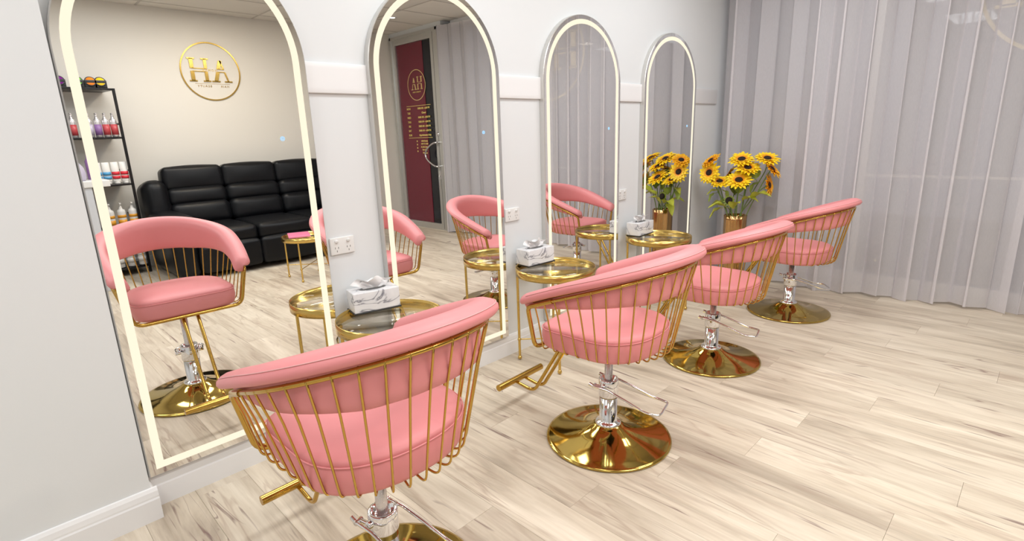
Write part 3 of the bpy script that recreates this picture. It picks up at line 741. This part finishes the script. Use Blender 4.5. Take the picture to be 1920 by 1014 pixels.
def set_u(o, us):
    at_ = o.data.attributes.new('u', 'FLOAT', 'POINT'); at_.data.foreach_set('value', us)
def flower(pos, nrm, rad, label, seed, orange=False, bud=False, leaves=()):
    r4 = random.Random(seed)
    t0 = thing('sunflower', label, 'flower', (VX + .03 * cos(seed * 2.4), VY + .03 * sin(seed * 2.4), .12), 0, 'sunflowers in the gold vase')
    base = Vector(t0.location); P = Vector(pos) - base; N_ = Vector(nrm).normalized()
    # stem: rises out of the vase then bends into the back of the head
    neck = Vector((P.x * .42, P.y * .42, .46)); lim = .050 / max(1e-6, math.hypot(neck.x, neck.y))
    if lim < 1: neck.x *= lim; neck.y *= lim
    back = P - N_ * .016; pre = back - N_ * .06 - Vector((0, 0, .04))
    pts = []
    ctrl = [Vector((0, 0, 0)), neck * .5 + Vector((0, 0, .02)), neck, (neck + pre) / 2 + Vector((0, 0, .01)), pre, back]
    for i in range(len(ctrl) - 1):
        a, b_ = ctrl[i], ctrl[i + 1]; p0 = ctrl[max(0, i - 1)]; p3 = ctrl[min(len(ctrl) - 1, i + 2)]
        for k in range(5):
            f = k / 5
            pts.append(.5 * ((2 * a) + (b_ - p0) * f + (2 * p0 - 5 * a + 4 * b_ - p3) * f * f + (-p0 + 3 * a - 3 * b_ + p3) * f ** 3))
    pts.append(back)
    MB().tube(pts, .0042, 7).build('stem', 'stem', t0)
    t1 = N_.orthogonal().normalized(); t2 = N_.cross(t1)
    # head
    def W(x, y, z): return P + t1 * x + t2 * y + N_ * z
    q = MB(); prof = [(.001, .010), (.012, .0115), (.020, .010), (.026, .006), (.029, 0), (.026, -.008), (.016, -.015), (.001, -.018)]
    sc = rad / .095 * (1.0 if not bud else 1)
    if bud: sc = 1.0
    vs = []
    for (r_, z) in prof:
        for k in range(20): a = 2 * pi * k / 20; vs.append(W(r_ * cos(a) * sc, r_ * sin(a) * sc, z * sc))
    q.add(vs, [(i * 20 + k, i * 20 + (k + 1) % 20, (i + 1) * 20 + (k + 1) % 20, (i + 1) * 20 + k) for i in range(len(prof) - 1) for k in range(20)])
    q.build('seed_disc', 'seed_disc', t0)
    q = MB(); us = []
    layers = [(17, 1.04, .02, 0), (16, .90, .30, .5), (13, .66, .65, .2)] if not bud else [(20, .50, .9, 0)]
    for (cnt, rl, lift, ph) in layers:
        for k in range(cnt):
            a = 2 * pi * (k + ph) / cnt + r4.uniform(-.06, .06); L_ = rad * rl * r4.uniform(.88, 1.08); r0 = .022 * sc
            wd = .0165 * r4.uniform(.85, 1.2) * (1 if not bud else .45); lf = lift + r4.uniform(-.14, .14)
            d = Vector((cos(a), sin(a))); e_ = Vector((-sin(a), cos(a))); vs = []
            for i, (f, ww) in enumerate(((0, .40), (.3, .85), (.58, .90), (.82, .50), (1, .02))):
                rr = r0 + (L_ - r0) * f; z = .002 + (L_ - r0) * (lf * f - .45 * lf * f * f - .10 * f * f)
                for s in (-1, 0, 1):
                    p = d * rr + e_ * (s * ww * wd); vs.append(W(p.x, p.y, z + (.003 if s == 0 else 0) * (-1))); us.append(f)
            q.add(vs, [(i * 3 + s, i * 3 + s + 1, (i + 1) * 3 + s + 1, (i + 1) * 3 + s) for i in range(4) for s in range(2)])
    o = q.build('petals', 'bud_green' if bud else ('petal_orange' if orange else 'petal'), t0); set_u(o, us)
    # green sepals behind
    q = MB()
    for k in range(12):
        a = 2 * pi * k / 12; d = Vector((cos(a), sin(a))); e_ = Vector((-sin(a), cos(a))); L_ = .05 * sc
        vs = [W(*(d * .01 + e_ * .006), -.014), W(*(d * .01 - e_ * .006), -.014), W(*(d * .035 * sc - e_ * .009), -.012), W(*(d * .035 * sc + e_ * .009), -.012), W(*(d * L_), -.006)]
        q.add(vs, [(0, 1, 2, 3), (3, 2, 4)])
    q.build('sepals', 'leaf', t0)
    for (lp, ld, ln, lt) in leaves:
        lp = Vector(lp) - base; ld = Vector(ld).normalized(); sd = ld.cross(Vector((0, 0, 1))).normalized(); up = sd.cross(ld)
        # root on the nearest stem point
        root = min(pts, key=lambda p_: (p_ - lp).length)
        q = MB(); vs = []
        for i in range(9):
            f = i / 8; w_ = ln * .33 * (sin(pi * f ** .75)) ** .9 + .0005; c = lp + ld * ln * f + up * (.12 * ln * sin(pi * f)) - Vector((0, 0, 1)) * ln * .30 * f * f
            for s in (-1, -.5, 0, .5, 1): vs.append(c + sd * s * w_ + up * (abs(s) * w_ * .45 + .004 * sin(f * 15 + s)))
        q.add(vs, [(i * 5 + s, i * 5 + s + 1, (i + 1) * 5 + s + 1, (i + 1) * 5 + s) for i in range(8) for s in range(4)])
        q.tube([root, (root + lp) / 2 + Vector((0, 0, .008)), lp], .0022, 6)
        q.build('leaf', 'leaf_light' if lt else 'leaf', t0)
    return t0
Cm = Vector((2.2167, -0.1266, 1.3331)); tocam = (Cm - Vector((VX, VY, .9))).normalized()
right = Vector((.906, .388, 0)).normalized(); upv = Vector((0, 0, 1))
def nd(cx, rx_, ux): return tocam * cx + right * rx_ + upv * ux
flower((.135, 4.33, 1.058), nd(.28, -.55, .75), .088, 'orange sunflower at the upper left, turned away to the left', 1, True, leaves=[((.20, 4.37, .86), (-.3, -.3, .7), .09, 0)])
flower((.140, 4.30, .957), (-.05, -.95, .32), .094, 'sunflower low on the left, facing the room', 2, leaves=[((.20, 4.36, .80), (-.6, -.4, -.1), .095, 1), ((.18, 4.36, .78), (-.5, -.6, -.8), .08, 0)])
flower((.222, 4.33, .885), nd(.45, -.05, .85), .092, 'lowest left sunflower, its disc tilted up', 3, False, leaves=[((.27, 4.36, .74), (-.2, -.2, .7), .12, 0)])
flower((.350, 4.44, 1.063), nd(.45, -.05, .80), .108, 'sunflower at the top centre of the bunch', 4, leaves=[((.36, 4.40, .78), (.1, -.3, .7), .14, 0), ((.31, 4.40, .86), (-.3, -.1, .8), .11, 0)])
flower((.414, 4.42, .996), nd(.48, .05, .78), .102, 'upper right-centre sunflower just below the top pair', 5, leaves=[((.40, 4.39, .72), (.62, -.1, .22), .15, 1), ((.43, 4.42, .84), (.3, 0, .7), .12, 0)])
flower((.375, 4.35, .899), nd(.58, 0, .70), .108, 'front centre sunflower, largest and fully open', 6, leaves=[((.34, 4.35, .655), (.45, -.35, .55), .15, 1), ((.29, 4.34, .665), (-.6, -.35, .15), .16, 1)])
flower((.535, 4.50, 1.068), nd(.42, .12, .82), .105, 'top right sunflower facing upward', 7, leaves=[((.45, 4.44, .78), (.35, .1, .75), .16, 0), ((.47, 4.45, .90), (.1, -.2, .8), .12, 0)])
flower((.590, 4.47, .985), nd(.22, .62, .60), .092, 'orange sunflower seen side-on at the right', 8, True)
flower((.580, 4.46, .855), nd(.30, .90, .12), .094, 'orange sunflower hanging edge-on at the lower right', 9, True, leaves=[((.47, 4.40, .735), (.75, -.1, .42), .19, 1)])
flower((.312, 4.33, .729), nd(.85, -.15, .15), .050, 'small half-closed bud with a black centre', 10, bud=True, leaves=[((.26, 4.33, .66), (-.6, -.35, -.45), .12, 1)])
flower((.24, 4.46, .93), (-.8, -.30, .55), .088, 'sunflower facing the mirror wall, behind the front left blooms', 12, leaves=[((.26, 4.40, .68), (-.8, .1, .2), .14, 1)])
flower((.37, 4.53, .95), (-.2, .5, .85), .095, 'sunflower at the back of the bunch near the curtain', 13, True, leaves=[((.42, 4.46, .84), (.2, .2, .7), .15, 0), ((.30, 4.47, .76), (-.3, .3, .7), .15, 0)])

# ------------------------------------------------------------------ sofa (seen in the nearest mirror)
SF = thing('recliner_sofa', 'three-seat black leather recliner sofa against the cream wall', 'sofa', (4.38, 2.27, 0))
def rb(name, cx, cy, cz, sx, sy, sz, r_, bulge=.0, rot=None, mat='black_leather', parent=SF, n=8):
    q = MB(); q.rbox(cx, cy, cz, sx, sy, sz, r_, 4, bulge, n, Matrix.Rotation(rot, 3, 'Y') if rot else None); return q.build(name, mat, parent)
rb('sofa_base', .03, 0, .19, .98, 1.83, .32, .03)
for s in (-1, 1):
    a_ = rb('armrest', -.10, s * 1.01, .31, 1.02, .24, .56, .08, .012)
    rb('arm_pad', -.13, s * 1.01, .60, .92, .25, .10, .048, .01, parent=a_)
    rb('side_wing', .33, s * 1.02, .70, .40, .24, .52, .10, .012, R(8))
for k in (-1, 0, 1):
    yy = k * .61
    rb('seat_cushion', -.20, yy, .40, .80, .60, .17, .05, .016)
    rb('footrest_panel', -.60, yy, .20, .10, .60, .28, .04, .012)
    bq = rb('back_cushion', .25, yy, .575, .24, .60, .26, .07, .02, R(10))
    rb('lumbar_roll', .30, yy, .765, .22, .595, .20, .06, .02, R(10))
    rb('headrest', .37, yy, .965, .22, .602, .26, .045, .02, R(8))
    q = MB(); q.tube([(.165 + .004 * sin(i * 2), yy - .20 + .40 * i / 10, .665 + .008 * sin(i * 1.3)) for i in range(11)], .0035, 6); q.build('crease_seam', 'black_leather', bq)
MB().cbox(.42, .50, -.90, .90, .05, .90, .02).build('back_panel', 'black_leather', SF)

# ------------------------------------------------------------------ shelf with products
SH = thing('display_shelf', 'black metal display rack holding hair products beside the sofa', 'shelf', (4.79, .66, 0), R(-7))
ZS = [.085, .50, .965, 1.44, 1.915]
for x in (-.17, .20):
    for y in (-.40, .40):
        MB().box(x - .011, x + .011, y - .011, y + .011, 0, 1.915).build('post', 'black_metal', SH)
for z in ZS:
    sh_ = MB(); sh_.cbox(-.181, .211, -.40, .40, z - .018, z, .002); sh_.build('shelf_board', 'black_metal', SH)
for z in (.62, 1.09, 1.56): MB().box(-.17, .20, .394, .406, z, z + .018).build('side_bar', 'black_metal', SH)
def bottle(kind, x, y, z, label, a_=0, grp=None):
    t0 = thing({'tube': 'product_tube', 'pump': 'pump_bottle', 'spray': 'spray_bottle'}[kind[0]], label, 'bottle', (x, y, z), a_, grp)
    k, m1_, m2_ = kind
    if k == 'spray':
        MB().lathe([(.001, 0), (.029, 0), (.031, .004), (.031, .150), (.028, .170), (.016, .188), (.013, .192), (.013, .205), (.001, .206)], 20).build('bottle_body', m1_, t0)
        MB().lathe([(.0313, .022), (.0316, .022), (.0316, .125), (.0313, .125)], 20).build('label_band', m2_, t0)
        q = MB(); q.lathe([(.012, .205), (.012, .235), (.001, .236)], 12); q.box(-.026, .008, -.006, .006, .222, .236); q.build('nozzle', 'silver', t0)
    elif k == 'pump':
        MB().lathe([(.001, 0), (.036, 0), (.038, .005), (.038, .175), (.034, .195), (.016, .208), (.014, .222), (.001, .223)], 22).build('bottle_body', m1_, t0)
        MB().lathe([(.0383, .045), (.0386, .045), (.0386, .095), (.0383, .095)], 22).build('label_band', m2_, t0)
        MB().lathe([(.0383, .115), (.0386, .115), (.0386, .145), (.0383, .145)], 22).build('label_band', m2_, t0)
        MB().lathe([(.0365, .001), (.0388, .001), (.0388, .009), (.0365, .009)], 22).build('foot_band', 'black_plastic', t0)
        q = MB(); q.lathe([(.012, .22), (.012, .235), (.004, .238), (.004, .262), (.001, .263)], 12); q.box(-.040, .012, -.008, .008, .258, .270); q.build('pump_head', 'bottle_white', t0)
    else:
        q = MB(); vs = []
        for f, z_ in ((1, .03), (.98, .12), (.55, .20), (.12, .225)):
            for kk in range(20): a = 2 * pi * kk / 20; vs.append((.030 * cos(a) * f, .034 * sin(a), z_))
        q.add(vs, [(i * 20 + kk, i * 20 + (kk + 1) % 20, (i + 1) * 20 + (kk + 1) % 20, (i + 1) * 20 + kk) for i in range(3) for kk in range(20)]); q.add(vs[-20:], [tuple(range(20))], False)
        q.build('tube_body', m1_, t0)
        MB().lathe([(.001, 0), (.027, 0), (.028, .03), (.001, .031)], 20).build('cap', m1_, t0)
        MB().lathe([(.0345, .055), (.0350, .055), (.0350, .085), (.0345, .085)], 20).build('label_band', m2_, t0)
        MB().lathe([(.0345, .095), (.0350, .095), (.0350, .128), (.0345, .128)], 20).build('label_band', m2_, t0)
    return t0
FX = 4.70
for i, (y, m1_, m2_, lb) in enumerate([(1.025, 'silver', 'rose_label', 'silver spray bottle with a red wrap, right end of its shelf'), (.958, 'silver', 'rose_label', 'silver spray bottle with a short red band, second from right'), (.89, 'silver', 'purple_label', 'silver spray bottle with a purple wrap on the upper shelf'),
                                     (.82, 'silver', 'lilac_plastic', 'silver spray bottle with a lilac wrap on the upper shelf'), (.69, 'silver', 'rose_label', 'silver and pink spray bottle left of the light border'), (.61, 'silver', 'lilac_plastic', 'silver spray bottle at the left end of the upper shelf')]):
    bottle(('spray', m1_, m2_), FX, y, ZS[3], lb)
for i, (y, m2_, lb) in enumerate([(1.03, 'red_label', 'white tube with red bands, right end of the middle shelf'), (.955, 'red_label', 'white tube with a broad red band, second from right'), (.88, 'blue_label', 'white tube with blue bands on the middle shelf'), (.805, 'blue_label', 'pale blue-banded tube beside the light border')]):
    bottle(('tube', 'bottle_white', m2_), FX, y, ZS[2], lb)
for i, (y, lb) in enumerate([(1.03, 'white pump bottle with orange label, right end of the lower shelf'), (.93, 'white pump bottle with orange label, middle of three'), (.83, 'white pump bottle with orange label, left of three')]):
    bottle(('pump', 'bottle_white', 'orange_label'), FX, y, ZS[1], lb)
for i, (y, lb) in enumerate([(1.03, 'white bottle on the bottom shelf, right end'), (.93, 'white bottle on the bottom shelf, middle'), (.83, 'white bottle on the bottom shelf, left')]):
    bottle(('pump', 'bottle_white', 'bottle_white'), FX, y, ZS[0], lb)
for i, (y, m_, lb) in enumerate([(.985, 'jar_yellow', 'black jar with yellow lid on top of the rack'), (.905, 'jar_orange', 'black jar with orange lid on top of the rack'), (.80, 'jar_green', 'black jar with green lid on top of the rack'), (.66, 'jar_purple', 'black jar with purple lid on top of the rack')]):
    t0 = thing('hair_wax_jar', lb, 'jar', (FX - .02, y, ZS[4]), 0, 'coloured jars lying on the rack top')
    Mx = Matrix.Rotation(R(-72), 4, 'Y')
    MB().lathe([(.001, -.045), (.046, -.045), (.049, -.04), (.049, .0), (.046, .004), (.040, .004)], 28, M=Mx, cz=.062).build('jar_body', 'black_plastic', t0)
    MB().lathe([(.001, .005), (.039, .005), (.039, .001)], 28, M=Mx, cz=.062).build('lid_disc', m_, t0)
    MB().cbox(-.01, .06, -.050, .050, 0, .075, .004).build('jar_rest', 'black_plastic', t0)
# white counter with bottles, left of the rack in the mirror
CT = thing('white_counter', 'white display counter standing in front of the rack', 'counter', (4.22, .55, 0))
MB().cbox(-.18, .18, -.24, .10, .0, .985, .006).build('cabinet_body', 'counter_white', CT)
MB().cbox(-.20, .20, -.26, .24, .985, 1.045, .004).build('counter_top', 'plastic_white', CT)
t0 = thing('lilac_pump_bottle', 'rounded lilac pump bottle on the white counter', 'bottle', (4.16, .58, 1.045))
MB().lathe([(.001, 0), (.050, 0), (.062, .02), (.066, .06), (.055, .12), (.030, .16), (.016, .175), (.014, .195), (.001, .196)], 28).build('bottle_body', 'lilac_plastic', t0)
q = MB(); q.lathe([(.006, .195), (.006, .225), (.001, .226)], 10); q.box(-.04, .01, -.008, .008, .222, .236); q.build('pump_head', 'lilac_plastic', t0)
t0 = thing('wine_spray_bottle', 'slim dark rose bottle beside the lilac one', 'bottle', (4.32, .70, 1.045))
MB().lathe([(.001, 0), (.027, 0), (.029, .004), (.029, .17), (.012, .2), (.010, .23), (.001, .231)], 20).build('bottle_body', 'purple_label', t0)

# ------------------------------------------------------------------ ceiling fittings
for i, (px, py) in enumerate(PANELS):
    t0 = thing('fill_panel', 'added rectangular fill light panel overhead, outside the picture', 'ceiling light', (px, py, CEIL - .02), 0, 'added fill light panels in the ceiling')  # casings for the added fill panels
    MB().cbox(-.29, .29, -.59, .59, 0, .018, .003).build('light_frame', 'trim_paint', t0)
for i, (px, py, lb) in enumerate([(3.976, 4.02, 'small round downlight near the glass door'), (3.8, 2.1, 'added round warm downlight brightening the cream wall, outside the picture')]):  # the second is only a fixture added around the unseen wall lamp
    t0 = thing('downlight', lb, 'ceiling light', (px, py, CEIL - .008), 0)
    MB().lathe([(.036, .0), (.055, .0), (.058, .004), (.058, .010)], 28).build('trim_ring', 'trim_paint', t0)
    MB().lathe([(.001, .003), (.036, .003)], 28).build('lamp_face', 'lamp_face', t0)
